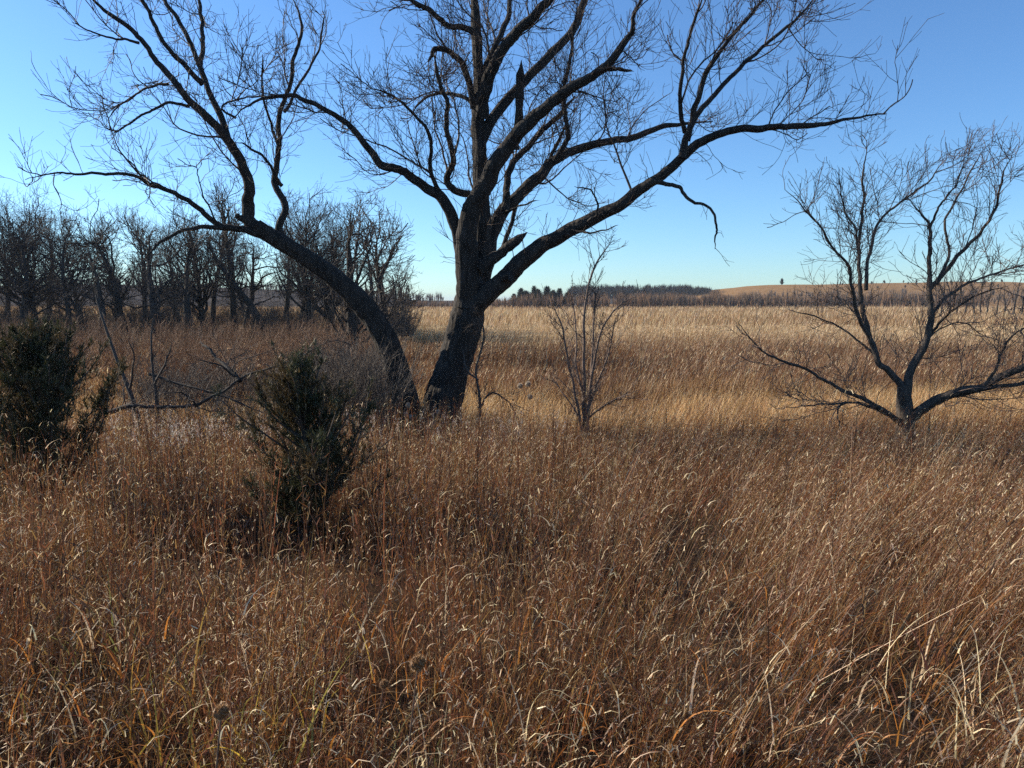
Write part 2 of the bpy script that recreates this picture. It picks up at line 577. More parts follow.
# --- the big willow in the middle
YW = 15.0
base = P(440, 425, YW); base[2] = float(G(base[0], base[1]))
root = thing('willow_tree', base, 'huge dark bare willow with furrowed trunk in the middle of the picture', 'tree')
tp = [(436, 452), (439, 425), (442, 404), (451, 372), (461, 340), (468, 312), (471, 282)]
pts = path_px(tp, YW, 0, 0, 90)
wds = np.interp(np.linspace(0, 1, 90), [0, .15, .3, .6, .8, 1], [56, 45, 37, 32, 33, 23])
t = Tubes()
t.add(pts, wds * YW / FPX / 2, 56, .045)
t.build('trunk', M_bark, root)
# (photo path, depth at start, depth at end, width start, width end)
W = [
 ([(468, 305), (467, 278), (466, 250), (467, 228), (474, 204), (488, 178), (500, 156), (519, 132), (541, 112), (568, 90), (602, 70), (619, 50), (632, 30), (637, 8), (650, -16)], -.05, -2.2, 31, 5),
 ([(473, 300), (477, 272), (482, 246), (482, 220), (481, 190), (480, 160), (479, 130), (479, 95), (478, 60), (476, 30), (474, 0), (470, -40)], .15, .6, 24, 7),
 ([(478, 290), (486, 262), (492, 236), (502, 212), (518, 196), (538, 177), (555, 160), (580, 149), (608, 142), (632, 138), (656, 128), (682, 124), (712, 122)], .2, 1.8, 20, 3),
 ([(470, 312), (484, 297), (506, 277), (539, 247), (572, 229), (605, 212), (636, 193), (660, 176), (679, 160), (697, 145), (727, 131), (761, 128), (794, 126), (824, 124), (848, 119), (884, 115)], -.1, -2.6, 24, 3.5),
 ([(464, 262), (458, 236), (452, 218), (443, 200), (424, 186), (400, 170), (380, 164), (366, 146), (352, 128), (336, 116), (300, 98), (274, 97), (248, 105), (229, 121)], -.1, -1.2, 16, 2),
 ([(480, 118), (484, 92), (496, 60), (516, 33), (539, 10), (556, -10), (570, -40)], .4, -.6, 16, 7),
 ([(480, 142), (493, 118), (510, 96), (530, 76), (552, 53), (572, 30), (584, 4), (590, -30)], .4, 1.8, 12, 6),
 ([(482, 78), (490, 58), (500, 36), (508, 14), (512, -18)], .4, 1.3, 8, 4),
 ([(682, 158), (687, 138), (700, 90), (712, 62), (731, 38), (754, 11), (772, -10)], -2, -2.6, 8, 3),
 ([(687, 140), (694, 120), (717, 91), (737, 70), (764, 47), (791, 23), (816, -4)], -2, -1.2, 7, 2.5),
 ([(685, 132), (680, 102), (683, 62), (693, 27), (702, -6)], -2, -3.2, 5, 2.5),
 ([(655, 182), (668, 184), (680, 189), (690, 200), (707, 206), (717, 221), (714, 250)], -1.8, -2.6, 5, 1.6),
 ([(555, 161), (568, 136), (564, 102), (569, 68), (573, 34), (578, 5)], .6, -.6, 6, 2.5),
 ([(505, 212), (507, 186), (512, 164), (527, 148), (540, 133), (559, 114), (575, 96)], .3, 1.6, 9, 4),
 ([(476, 200), (468, 194), (453, 189), (446, 179), (454, 159), (447, 134), (446, 102), (437, 76), (434, 52)], 0, -1.2, 9, 3),
 ([(448, 205), (436, 184), (430, 164), (428, 134), (410, 111), (391, 94), (371, 88)], -.2, -1.6, 6, 2),
 ([(474, 108), (469, 84), (462, 64), (447, 50), (434, 50), (429, 62)], .4, -.2, 8, 5),
 ([(476, 34), (462, 27), (449, 26), (430, 10), (404, -2)], .5, -.4, 7, 4),
 ([(474, 104), (460, 96), (440, 93), (424, 99), (412, 112)], .4, 1.2, 5, 2),
 ([(500, 256), (520, 200), (545, 168), (556, 144), (568, 120)], .9, 1.2, 5, 3),
 ([(588, 222), (596, 214), (596, 200), (590, 190), (574, 186)], -1.1, -1.5, 3, 1.2),
 ([(575, 231), (600, 232), (618, 224)], -1, -1.6, 3, 1),
]
mains = []
for i, (px, d0, d1, w0, w1) in enumerate(W):
    p, r = limb(px, YW, d0, d1, w0, w1, n=len(px) * 6, g=.013)
    t = Tubes(); t.add(p, r, 16 if w0 > 12 else 9, .045 if w0 > 6 else .03)
    t.build('limb', M_bark, root)
    mains.append((p, r))


def stub(px, Y, d0, d1, w0, w1, root, mat, name='broken_stub'):
    p, r = limb(px, Y, d0, d1, w0, w1, n=14, g=.012)
    r = r * rng.uniform(.85, 1.15, len(r)); r[-2] *= .6; r[-1] *= .15
    t = Tubes(); t.add(p, r, 9, .06)
    return t.build(name, mat, root)


stub([(482, 268), (496, 257), (510, 246), (527, 232)], YW, -.2, -.6, 17, 9, root, M_bark)
stub([(514, 150), (518, 126), (520, 92), (522, 60)], YW, .2, -.1, 9, 7, root, M_bark)
stub([(600, 71), (616, 69), (634, 72)], YW, -1.3, -1.7, 8, 2, root, M_bark)
stub([(504, 278), (510, 275), (512, 283)], YW, -.5, -.7, 11, 6, root, M_bark)
stub([(500, 214), (518, 207), (540, 200)], YW, 0, -.5, 3, 1.2, root, M_bark)
upper = [m for k, m in enumerate(mains) if k not in (11, 20, 21)]
sp = [dict(dens=1.7, L=2.7, ang=(25, 75), trop=.07, jit=.17, K=11, rr=.5, t0=.2, rmin=.013, rlen=.011, fall=.72),
      dict(dens=3.3, L=1.25, ang=(25, 70), trop=.11, jit=.17, K=7, rr=.5, t0=.12, rmin=.008, rlen=.009, fall=.5),
      dict(dens=4.4, L=.8, ang=(22, 65), trop=.12, jit=.14, K=5, rr=.6, t0=.1, rmin=.0056, rlen=.008, fall=.4),
      dict(dens=3.4, L=.40, ang=(22, 60), trop=.10, jit=.12, K=3, rr=.7, t0=.1, rmin=.0042, rlen=.007, fall=.3)]
crown_twigs(upper, root, M_twig, sp)
crown_twigs([mains[11], mains[20], mains[21], mains[3]], root, M_twig,
            [dict(dens=3.2, L=.8, ang=(25, 70), trop=-.22, jit=.22, K=5, rr=.5, t0=.25, rmin=.005),
             dict(dens=8, L=.35, ang=(25, 60), trop=-.15, jit=.2, K=3, rr=.7, t0=.1, rmin=.0032)], 'twig_sprays')

# --- the tree that leans away to the left
YL = 15.8
base = P(406, 415, YL); base[2] = float(G(base[0], base[1]))
root = thing('leaning_tree', base, 'bare tree with trunk leaning steeply away from the big willow', 'tree')
tp = [(413, 440), (408, 412), (398, 374), (386, 340), (366, 309), (338, 281), (302, 255), (274, 238), (256, 226)]
n = 90
pts = path_px(tp, YL, 0, -1.2, n)
wds = np.interp(np.linspace(0, 1, n), [0, .12, .35, .6, .8, 1], [38, 30, 25, 22, 17, 14.5])
t = Tubes(); t.add(pts, .9 * wds * YL / FPX / 2, 40, .045); t.build('trunk', M_bark, root)
LT = [
 ([(262, 231), (249, 220), (248, 200), (249, 186), (239, 157), (222, 133), (189, 100), (159, 63), (133, 32), (93, 0), (70, -20)], -1.15, -2.2, 17, 3.5),
 ([(229, 144), (222, 120), (212, 99), (199, 63), (186, 33), (166, 0), (158, -25)], -1.4, -.6, 9, 4),
 ([(200, 66), (203, 44), (202, 26), (198, -4)], -1, -.4, 6, 4),
 ([(203, 84), (188, 70), (172, 53), (159, 33), (143, 0), (134, -20)], -1.2, -2, 7, 4),
 ([(290, 247), (279, 230), (286, 207), (275, 184), (279, 147), (279, 116), (289, 90), (295, 56), (302, 27), (291, -6)], -1, -.2, 11, 3),
 ([(280, 150), (270, 120), (262, 90), (264, 55)], -.6, -1.5, 4, 2),
 ([(282, 186), (265, 160), (247, 145), (236, 142)], -.8, -1.7, 5, 2),
 ([(284, 112), (300, 84), (318, 52), (326, 10)], -.4, .6, 4, 2),
 ([(268, 238), (246, 230), (228, 228), (216, 223), (188, 200), (160, 187), (134, 177), (110, 174), (76, 173), (45, 174), (25, 180)], -1.15, -2.8, 10, 2),
 ([(230, 228), (205, 227), (182, 231), (162, 241), (146, 258)], -1.4, -2.4, 7, 3),
 ([(189, 106), (178, 103), (164, 104), (139, 117), (112, 134)], -1.6, -2.4, 4, 2),
 ([(168, 84), (153, 86), (133, 96), (106, 120)], -1.7, -1, 3.5, 1.5),
 ([(139, 43), (125, 39), (108, 37), (70, 22)], -2, -2.6, 3.5, 1.5),
 ([(216, 222), (204, 196), (196, 162)], -1.6, -2, 2.5, 1.2),
 ([(166, 188), (146, 178), (128, 160), (112, 148)], -2, -2.2, 2.5, 1.2),
 ([(236, 118), (222, 106), (250, 96), (270, 97)], -1.2, -1.4, 3, 1.5),
]
mains = []
for i, (px, d0, d1, w0, w1) in enumerate(LT):
    p, r = limb(px, YL, d0, d1, w0 * .86, w1 * .8, n=len(px) * 6, g=.013)
    t = Tubes(); t.add(p, r, 12 if w0 > 12 else 8, .03 if w0 > 6 else .015)
    t.build('limb', M_bark, root)
    mains.append((p, r))
stub([(250, 222), (243, 219), (234, 215)], YL, -1.2, -1.4, 11, 5, root, M_bark)
sp = [dict(dens=1.7, L=2.0, ang=(25, 75), trop=.07, jit=.17, K=11, rr=.5, t0=.2, rmin=.012, rlen=.011, fall=.6),
      dict(dens=3.4, L=1.1, ang=(25, 70), trop=.11, jit=.17, K=7, rr=.5, t0=.1, rmin=.008, rlen=.009, fall=.5),
      dict(dens=4.2, L=.7, ang=(22, 65), trop=.12, jit=.14, K=5, rr=.6, t0=.1, rmin=.0056, rlen=.008, fall=.4),
      dict(dens=3.4, L=.36, ang=(22, 60), trop=.10, jit=.12, K=3, rr=.7, t0=.1, rmin=.0042, rlen=.007, fall=.3)]
crown_twigs(mains, root, M_twig, sp)

# --- the low forked tree at the right
YR = 12.6
base = P(905, 440, YR); base[2] = float(G(base[0], base[1]))
root = thing('box_elder_tree', base, 'low forked bare tree with wide limbs near the edge of the prairie', 'tree')
pts = path_px([(903, 462), (905, 434), (905, 416), (904, 400), (903, 386)], YR, 0, 0, 16)
t = Tubes(); t.add(gnarl(pts, .008), np.interp(np.linspace(0, 1, 16), [0, .3, .7, 1], [25, 18, 15, 11]) * YR / FPX / 2, 18, .035); t.build('trunk', M_maple, root)
RT = [
 ([(904, 402), (901, 386), (888, 371), (877, 360), (871, 338), (864, 315), (860, 288), (859, 256), (862, 215), (864, 168), (868, 140)], 0, .8, 11, 2),
 ([(872, 344), (858, 314), (852, 290), (849, 266), (834, 250), (812, 218), (786, 190)], .1, -1, 7, 1.8),
 ([(866, 290), (869, 258), (879, 222), (905, 198), (929, 181), (944, 158)], .3, 1.1, 6, 1.8),
 ([(860, 254), (852, 226), (842, 200), (838, 170)], .5, .1, 4, 1.5),
 ([(905, 404), (907, 386), (912, 368), (922, 350), (929, 334), (931, 314), (930, 284), (929, 252), (930, 226), (914, 206), (908, 200)], 0, .4, 14, 3),
 ([(930, 288), (938, 280), (958, 256), (982, 230), (996, 206), (1003, 175), (1012, 156)], .3, -.7, 8, 2),
 ([(931, 316), (944, 300), (969, 284), (1000, 272), (1040, 260)], .2, 1.2, 5, 2),
 ([(929, 336), (950, 312), (974, 296), (1008, 286)], .2, -.9, 4.5, 1.8),
 ([(936, 284), (950, 252), (945, 222), (960, 192), (982, 150)], .4, 1.2, 5, 1.8),
 ([(930, 228), (940, 206), (958, 180), (966, 160)], .4, -.2, 4, 1.5),
 ([(902, 424), (884, 410), (861, 398), (828, 383), (804, 368), (767, 355), (737, 322)], 0, -1.6, 9, 2),
 ([(880, 362), (866, 347), (841, 328), (814, 316), (790, 311)], .1, 1.0, 4, 1.6),
 ([(896, 418), (872, 408), (848, 402), (816, 405), (784, 408)], 0, -1.0, 5, 1.6),
 ([(846, 402), (838, 410), (841, 430)], -.4, -.6, 4, 1.5),
 ([(908, 420), (922, 410), (942, 398), (982, 385), (1024, 367), (1090, 348)], 0, -1.4, 16, 8),
 ([(930, 404), (966, 393), (1000, 386), (1040, 382), (1080, 384)], -.2, -1.2, 9, 4),
 ([(985, 385), (996, 366), (1008, 342), (1030, 322)], -.9, -1.5, 5, 2),
 ([(905, 376), (930, 338), (960, 322), (990, 340)], .1, .6, 3, 1.2),
]
mains = []
for i, (px, d0, d1, w0, w1) in enumerate(RT):
    p, r = limb(px, YR, d0, d1, w0 * .74, w1 * .7, n=len(px) * 6, g=.012, minr=.005)
    t = Tubes(); t.add(p, r, 12 if w0 > 9 else 7, .03 if w0 > 6 else .015)
    t.build('limb', M_maple, root)
    mains.append((p, r))
sp = [dict(dens=3.8, L=1.35, ang=(20, 65), trop=.06, jit=.15, K=10, rr=.5, t0=.16, rmin=.008, rlen=.009, fall=.5),
      dict(dens=4.6, L=.85, ang=(22, 62), trop=.08, jit=.17, K=7, rr=.5, t0=.1, rmin=.006, rlen=.008, fall=.4),
      dict(dens=4.0, L=.5, ang=(22, 60), trop=.08, jit=.17, K=5, rr=.6, t0=.1, rmin=.0044, rlen=.007, fall=.4),
      dict(dens=3.6, L=.26, ang=(22, 55), trop=.06, jit=.16, K=3, rr=.7, t0=.1, rmin=.0034, rlen=.007, fall=.3)]
crown_twigs(mains, root, M_mapletw, sp)

# --- slim saplings
def sapling(name, stems, Y, label, mat, dens=3.0, L=.55, cat='sapling', group=None, leafdens=9, trop=.1):
    dens *= 3.6
    px0 = stems[0][0][0]
    b = P(*px0, Y); b[2] = float(G(b[0], b[1]))
    root = thing(name, b, label, cat, group)
    ms = []
    for px, d0, d1, w0, w1 in stems:
        p, r = limb(px, Y, d0, d1, w0, w1, n=len(px) * 5, g=.008, minr=.003)
        tt = Tubes(); tt.add(p, r, 6, .02); tt.build('stem', mat, root)
        ms.append((p, r))
    crown_twigs(ms, root, mat, [dict(dens=dens, L=L, ang=(20, 55), trop=trop, jit=.14, K=6, rr=.55, t0=.12, rmin=.0055, fall=.3),
                                dict(dens=leafdens, L=L * .45, ang=(20, 50), trop=trop, jit=.14, K=4, rr=.7, t0=.1, rmin=.0042),
                                dict(dens=leafdens, L=L * .25, ang=(20, 50), trop=trop, jit=.14, K=3, rr=.8, t0=.1, rmin=.0034)], 'twig_sprays')
    return root


sapling('sapling', [
 ([(586, 446), (584, 406), (584, 366), (584, 313), (592, 273), (604, 252), (614, 240)], 0, .3, 6, 1.6),
 ([(584, 440), (579, 412), (569, 366), (562, 326), (552, 304)], 0, -.4, 4, 1.5),
 ([(587, 436), (592, 379), (602, 329), (622, 304), (636, 296)], 0, -.3, 5, 1.5),
 ([(588, 420), (592, 370), (594, 320), (596, 286)], .1, .6, 3.5, 1.5),
 ([(586, 420), (610, 402), (634, 392)], 0, -.6, 2.5, 1),
 ([(583, 425), (568, 400), (554, 380)], 0, .5, 2.5, 1),
 ([(584, 400), (576, 366), (576, 330), (570, 290)], 0, .7, 3, 1.2), ([(586, 410), (604, 366), (612, 336), (616, 318)], 0, -.7, 3, 1.2)], 12.8, 'slim many-stemmed bare sapling in front of the open marsh', M_mapletw, 2.6, .6)
sapling('sapling', [([(145, 446), (136, 412), (122, 370), (107, 332), (95, 294)], 0, .5, 6, 2), ([(130, 388), (134, 360), (128, 338)], 0, -.5, 3, 1.2)],
        13.5, 'thin leaning dead sapling beside the fallen branch', M_oaktw, 1.6, .6)
sapling('sapling', [([(157, 434), (157, 410), (154, 376), (151, 340), (154, 316)], 0, .2, 5, 1.6), ([(155, 384), (166, 362), (172, 342)], 0, -.3, 3, 1.2)],
        13.2, 'thin straight bare sapling rising through the fallen branch', M_oaktw, 1.8, .55)
sapling('sapling', [([(478, 436), (480, 404), (476, 370), (484, 338), (482, 318)], 0, .2, 4, 1.5), ([(480, 408), (492, 392), (508, 402), (516, 414)], 0, -.4, 3, 1),
                    ([(478, 380), (466, 366), (462, 340)], 0, .5, 2.5, 1)],
        14.3, 'tangled dead brush standing against the foot of the willow', M_oaktw, 6, .5, 'dead brush', None, 7, -.05)

# --- fallen limb at the left
YF = 13.0
b = P(196, 408, YF); b[2] = float(G(b[0], b[1]))
root = thing('fallen_branch', b, 'dead grey branch fallen across golden grass between the two cedars', 'branch')
FB = [([(104, 412), (130, 407), (160, 407), (196, 405), (222, 392), (240, 380), (262, 370), (290, 361), (330, 340)], .3, -.6, 5.5, 1.6),
      ([(150, 374), (186, 386), (222, 396), (264, 414)], .6, -.2, 3.5, 1.5),
      ([(240, 381), (228, 368), (214, 354), (200, 340)], -.2, .6, 5, 2), ([(236, 376), (222, 366), (196, 358)], -.2, -.9, 3, 1),
      ([(196, 406), (184, 394), (170, 392)], 0, -.6, 3, 1), ([(262, 371), (276, 386), (282, 404)], -.3, -.8, 3, 1)]
ms = []
for px, d0, d1, w0, w1 in FB:
    p, r = limb(px, YF, d0, d1, w0, w1, n=len(px) * 5, g=.015)
    tt = Tubes(); tt.add(p, r, 8, .04); tt.build('limb', M_oak, root); ms.append((p, r))
crown_twigs(ms, root, M_oaktw, [dict(dens=9, L=.9, ang=(25, 80), trop=-.02, jit=.22, K=6, rr=.5, t0=.05, rmin=.006),
                               dict(dens=9, L=.35, ang=(25, 60), trop=.0, jit=.2, K=3, rr=.7, t0=.1, rmin=.0042)], 'twig_sprays')


# --- background woods
def wood_tree(px, py_top, Y, trunk_w, spread_px, label, style='oak', lean=0, name='bare_tree', group='bare trees in the wood', py_base=330):
    x = (px - 512) / FPX * Y
    z0 = float(G(x, Y))
    H = (P(px, py_top, Y)[2] - z0) * (1.12 if Y < 100 else 1)
    sp = spread_px / FPX * Y
    root = thing(name, (x, Y, z0), label, 'tree', group)
    r0 = trunk_w / FPX * Y / 2
    jit = {'oak': .055, 'slim': .02, 'bushy': .03}[style]
    K = 14
    p = np.zeros((K, 3)); p[0] = (x, Y, z0 - .2)
    d = np.array([lean, 0, 1.0])
    hs = {'oak': .85, 'slim': .98, 'bushy': .8}[style] * H / (K - 1)
    for i in range(1, K):
        d = d + rng.normal(0, jit * 2, 3) * [1, 1, .3]; d[2] = max(d[2], .8); d /= np.linalg.norm(d)
        p[i] = p[i - 1] + d * hs
    r = r0 * np.linspace(1.1, .10, K) ** .9; r[0] *= 1.25
    tr = Tubes(); tr.add(p, r, 10, .04)
    if style == 'oak':
        L1, a1, d1, j1, tp1, t0 = sp * .62, (40, 85), 2.6, .26, .07, .28
    elif style == 'slim':
        L1, a1, d1, j1, tp1, t0 = sp * .7, (20, 55), 2.6, .16, .16, .3
    else:
        L1, a1, d1, j1, tp1, t0 = sp * .75, (25, 75), 4.2, .2, .10, .2
    L1 *= 1.12 if Y < 100 else 1
    l1 = grow([(p, r)], d1 * (1.5 if Y < 100 else 1.2), L1, a1, tp1, j1, 8, .65, t0, .034, .024, .35)
    tr.add_many(l1, 6)
    tr.build('trunk', M_oak, root)
    c = Tubes()
    if Y > 100:
        rm = .02
        l2 = grow(l1, 2.2, L1 * .5, (25, 60), .1, j1, 4, .7, .2, rm, .012)
        c.add_many(l2, 3); c.add_many(grow(l2, 3.5, L1 * .3, (25, 60), .1, .2, 3, .8, .15, rm * .8, .01), 3)
        c.build('crown', M_oaktw, root)
        return root
    l2 = grow(l1 + [(p, r)], 2.6, L1 * .5, (30, 70), .1, j1, 6, .6, .2, .016, .012)
    l3 = grow(l2, 3.3, L1 * .34, (25, 65), .1, j1, 4, .7, .15, .011, .01)
    l4 = grow(l3, 2.6, L1 * .2, (25, 60), .1, .2, 3, .8, .15, .009, .01)
    c.add_many(l2, 4); c.add_many(l3, 3); c.add_many(l4, 3)
    c.build('crown', M_oaktw, root)
    return root


WT = [
 (-40, 205, 46, 9, 90, 'bushy', 0), (22, 216, 44, 8, 70, 'bushy', .02), (72, 206, 43, 6, 70, 'oak', -.10), (98, 236, 40, 9, 60, 'oak', -.16),
 (118, 222, 52, 7, 60, 'bushy', 0), (160, 193, 41, 10, 95, 'oak', .02), (192, 212, 45, 9, 70, 'oak', .0), (214, 226, 54, 6, 55, 'slim', .05),
 (236, 214, 50, 7, 60, 'slim', -.03), (264, 216, 46, 9, 70, 'oak', .02), (286, 236, 58, 6, 50, 'slim', 0), (312, 210, 47, 8, 70, 'bushy', -.02),
 (356, 208, 29, 13, 105, 'bushy', -.03), (388, 216, 33, 9, 84, 'bushy', .02), (404, 268, 60, 5, 40, 'bushy', 0), (148, 246, 60, 6, 60, 'slim', 0),
 (50, 244, 62, 7, 60, 'slim', .03), (332, 250, 60, 6, 50, 'slim', 0), (250, 250, 64, 6, 50, 'bushy', 0), (180, 240, 66, 6, 50, 'bushy', 0),
 (8, 250, 58, 6, 60, 'slim', 0), (-20, 226, 50, 8, 95, 'oak', .03), (40, 232, 49, 7, 90, 'bushy', -.03), 
 (245, 232, 52, 7, 80, 'oak', .1), (298, 230, 50, 7, 80, 'oak', -.05), (362, 232, 44, 7, 70, 'oak', .08),
 (84, 250, 56, 6, 80, 'bushy', 0), (128, 228, 47, 8, 85, 'oak', .05), (206, 226, 49, 7, 80, 'bushy', -.05), (330, 236, 50, 7, 80, 'bushy', 0)]
LB = {0: 'bushy bare tree cut by the edge of the picture, behind the wide cedar',
      1: 'rounded bushy grey tree at the outer end of the bare wood',
      2: 'thin open-topped tree rising between two bushier ones in the wood',
      3: 'short stout tree in the wood with a slanting trunk',
      5: 'dark stout oak with crooked sideways limbs, thickest trunk in the wood',
      6: 'crooked oak just beside the stoutest oak in the wood',
      9: 'crooked dark oak in the wood under the leaning tree\'s lowest limb',
      11: 'bushy tree behind the bend of the leaning trunk',
      12: 'wide twiggy bare tree standing close behind the leaning trunk',
      13: 'fine-twigged round bare tree in the gap between leaning trunk and willow',
      14: 'smallest round tree seen far off through the gap by the willow'}
for i, (px, pt, Y, tw, spx, st, ln) in enumerate(WT):
    wood_tree(px, pt, Y, tw, spx, LB.get(i, 'thin grey tree half hidden deep in the bare wood'), st, ln)

for k in range(16):                                # row of slim poplars at the right edge
    px = 938 + k * 8.0 + rng.uniform(-2, 2); Y = rng.uniform(120, 140)
    wood_tree(px, rng.uniform(270, 286), Y, 1.7, 16, 'slim bare tree in the even row across the marsh behind the forked tree', 'slim', rng.normal(0, .02),
              group='row of slim trees across the marsh')


# ------------------------------------------------------------------ brush and thickets
def brush(name, n, sample, h, mat, label, stems=(5, 10), spread=(5, 34), kids=5.5):
    t = Tubes()
    st = []
    for i in range(n):
        x, y = sample()
        z = float(G(x, y)); hh = h * rng.uniform(.6, 1.2)
        for k in range(rng.integers(*stems)):
            a, th = rng.uniform(0, 6.28), math.radians(rng.uniform(*spread))
            d = np.array([math.sin(th) * math.cos(a), math.sin(th) * math.sin(a), math.cos(th)])
            q = np.linspace(0, 1, 6)[:, None]
            p = np.array([x, y, z]) + rng.normal(0, .08, 3) * [1, 1, 0] + d * hh * q + rng.normal(0, .02 * hh, (6, 3)) * q
            r = np.linspace(.009, .003, 6) * (1 if y < 22 else 1.6)
            st.append((p, r))
    t.add_many(st, 4)
    k1 = grow(st, kids, h * .38, (20, 50), .1, .15, 4, .7, .25, .0035)
    t.add_many(k1, 3)
    k2 = grow(k1, kids * 1.3, h * .16, (20, 50), .1, .15, 2, .8, .2, .003)
    t.add_many(k2, 3)
    o = t.build(name, mat)
    return tag(o, label, 'brush', kind='stuff')


def samp_red():
    y = rng.uniform(17, 42)
    return rng.uniform(-.78 * y - 1, -.17 * y - .6), y


def samp_thick():
    px = rng.uniform(312, 384); y = rng.uniform(13.6, 17.5)
    return (px - 512) / FPX * y, y


def samp_thick2():
    px = rng.uniform(112, 335); y = rng.uniform(13.6, 18)
    return (px - 512) / FPX * y, y


brush('red_brush', 400, samp_red, 1.75, M_red, 'low reddish brush filling the wet ground before the bare wood')
def samp_under():
    y = rng.uniform(40, 66)
    return rng.uniform(-.8 * y, -.14 * y), y


brush('understory', 400, samp_under, 2.4, M_oaktw, 'dim twiggy undergrowth between the trunks of the bare wood')
brush('grey_thicket', 60, samp_thick, 1.75, M_thick, 'pale grey twig thicket around the foot of the leaning tree')
brush('grey_thicket', 105, samp_thick2, 1.3, M_thick, 'low tangle of grey twigs behind the fallen branch')


# ------------------------------------------------------------------ cedars
def cedar(px, Y, h, wd, label, shape, nb=90, lean=0):
    x = (px - 512) / FPX * Y
    z0 = float(G(x, Y))
    root = thing('cedar_bush', (x, Y, z0), label, 'cedar')
    t = Tubes()
    tp = smooth_path([(x, Y, z0 - .1), (x + .03 * h, Y, z0 + h * .3), (x + lean * h * .5, Y + .03, z0 + h * .6), (x + lean * h, Y, z0 + h * .97)], 16)
    tr = np.linspace(.05, .008, 16)
    t.add(tp, tr, 8, .05)
    t.build('trunk', M_oak, root)
    br = []
    for i in range(nb):
        f = rng.uniform(.03, .97)
        b0 = np.array([np.interp(f * 15, np.arange(16), tp[:, k]) for k in range(3)])
        a = rng.uniform(0, 6.28); el = rng.uniform(.25, .95) + .35 * f
        ln = min(wd * .5 * shape(f) * rng.uniform(.55, 1.2) / math.cos(min(el, 1.0)), (h * rng.uniform(.8, 1.04) - f * h) / math.sin(el + .25) + .06)
        d = np.array([math.cos(a) * math.cos(el), math.sin(a) * math.cos(el), math.sin(el)])
        p = [b0]
        for k in range(6):
            d = d + np.array([0, 0, .10]) + rng.normal(0, .1, 3); d /= np.linalg.norm(d)
            p.append(p[-1] + d * ln / 6)
        br.append((np.array(p), np.linspace(.012, .004, 7)))
    tb = Tubes(); tb.add_many(br, 4)
    l2 = grow(br + [(tp[6:], tr[6:])], 26, .24, (20, 55), .12, .15, 4, .6, .12, .003)
    tb.add_many(l2, 3)
    tb.build('branches', M_oaktw, root)
    l3 = grow(l2, 34, .09, (20, 50), .12, .1, 2, .8, .1, .002)
    src = l2 + l3
    Pm = np.concatenate([np.concatenate([p[:-1] + (p[1:] - p[:-1]) * q for q in (.1, .5, .9)]) for p, r in src])
    Dm = np.concatenate([np.concatenate([(p[1:] - p[:-1])] * 3) for p, r in src])
    Dm /= np.linalg.norm(Dm, axis=1, keepdims=True) + 1e-9
    n = len(Pm)
    dd = Dm + rng.normal(0, .55, (n, 3)); dd /= np.linalg.norm(dd, axis=1, keepdims=True)
    az = np.arctan2(dd[:, 1], dd[:, 0]); th = np.arccos(np.clip(dd[:, 2], -1, 1))
    c = np.array([.052, .054, .023]) * rng.uniform(.5, 1.5, (n, 1))
    br_ = noise2(Pm[:, 0] * 7 + Pm[:, 2] * 3, Pm[:, 1] * 7 + Pm[:, 2] * 5, 1.0, 5) > .56
    c[br_] = np.array([.11, .075, .032]) * rng.uniform(.6, 1.4, (br_.sum(), 1))
    s = Sward()
    s.add(Pm, rng.uniform(.025, .06, n), rng.uniform(.006, .012, n), az, th, rng.uniform(-.3, .3, n), c, seg=1, tip=.25)
    s.build('foliage', M_cedar, root)
    return root


cedar(34, 7.4, 1.9, 2.2, 'wide dark green cedar bush cut by the edge of the picture', lambda f: (1 - f ** 3) ** .5, 120)
cedar(303, 5.9, 1.62, 1.22, 'narrow pointed cedar bush standing alone in the brown grass', lambda f: (1.15 * math.sin(math.pi * (f * .8 + .2)) ** .9 * (1 - .55 * f) + .06) * (.6 + .75 * abs(math.sin(f * 23))), 88, -.03)

# ------------------------------------------------------------------ grasses
RUST, ORNG, TAN = np.array([.215, .082, .036]), np.array([.42, .16, .033]), np.array([.30, .172, .064])
PALE, DARK, GOLD = np.array([.78, .60, .36]), np.array([.070, .038, .023]), np.array([.72, .45, .19])
MARSH, STRAW, GREEN = np.array([.225, .105, .044]), np.array([.42, .27, .13]), np.array([.20, .19, .06])


def scatter(n, y0, y1, pw=1.0, side=.78, mar=1.3):
    """positions across the field of view and a step to either side"""
    yy = np.linspace(y0, y1, 400)
    wt = (side * yy + mar) * yy ** (-pw)
    cdf = np.cumsum(wt); cdf /= cdf[-1]
    y = np.interp(rng.uniform(0, 1, n), cdf, yy)
    x = rng.uniform(-1, 1, n) * (side * y + mar)
    return x, y


def mix_cols(n, cols, wts, var=.34):
    """wts (n,k) unnormalised: one palette colour per blade"""
    wts = np.broadcast_to(np.asarray(wts, float), (n, len(cols)))
    cum = np.cumsum(wts / wts.sum(1, keepdims=True), 1)
    k = (rng.uniform(0, 1, n)[:, None] > cum).sum(1).clip(0, len(cols) - 1)
    return np.array(cols)[k] * rng.uniform(1 - var, 1 + var, (n, 1)) * rng.uniform(.93, 1.07, (n, 3))


def lean_at(x, y):
    """wind-laid to the right over the right half, upright at the left"""
    f = sstep(-.05, .35, x / (y + .5)) * .75 + .12
    return f * (.6 + .8 * noise2(x, y, 1.1, 21))


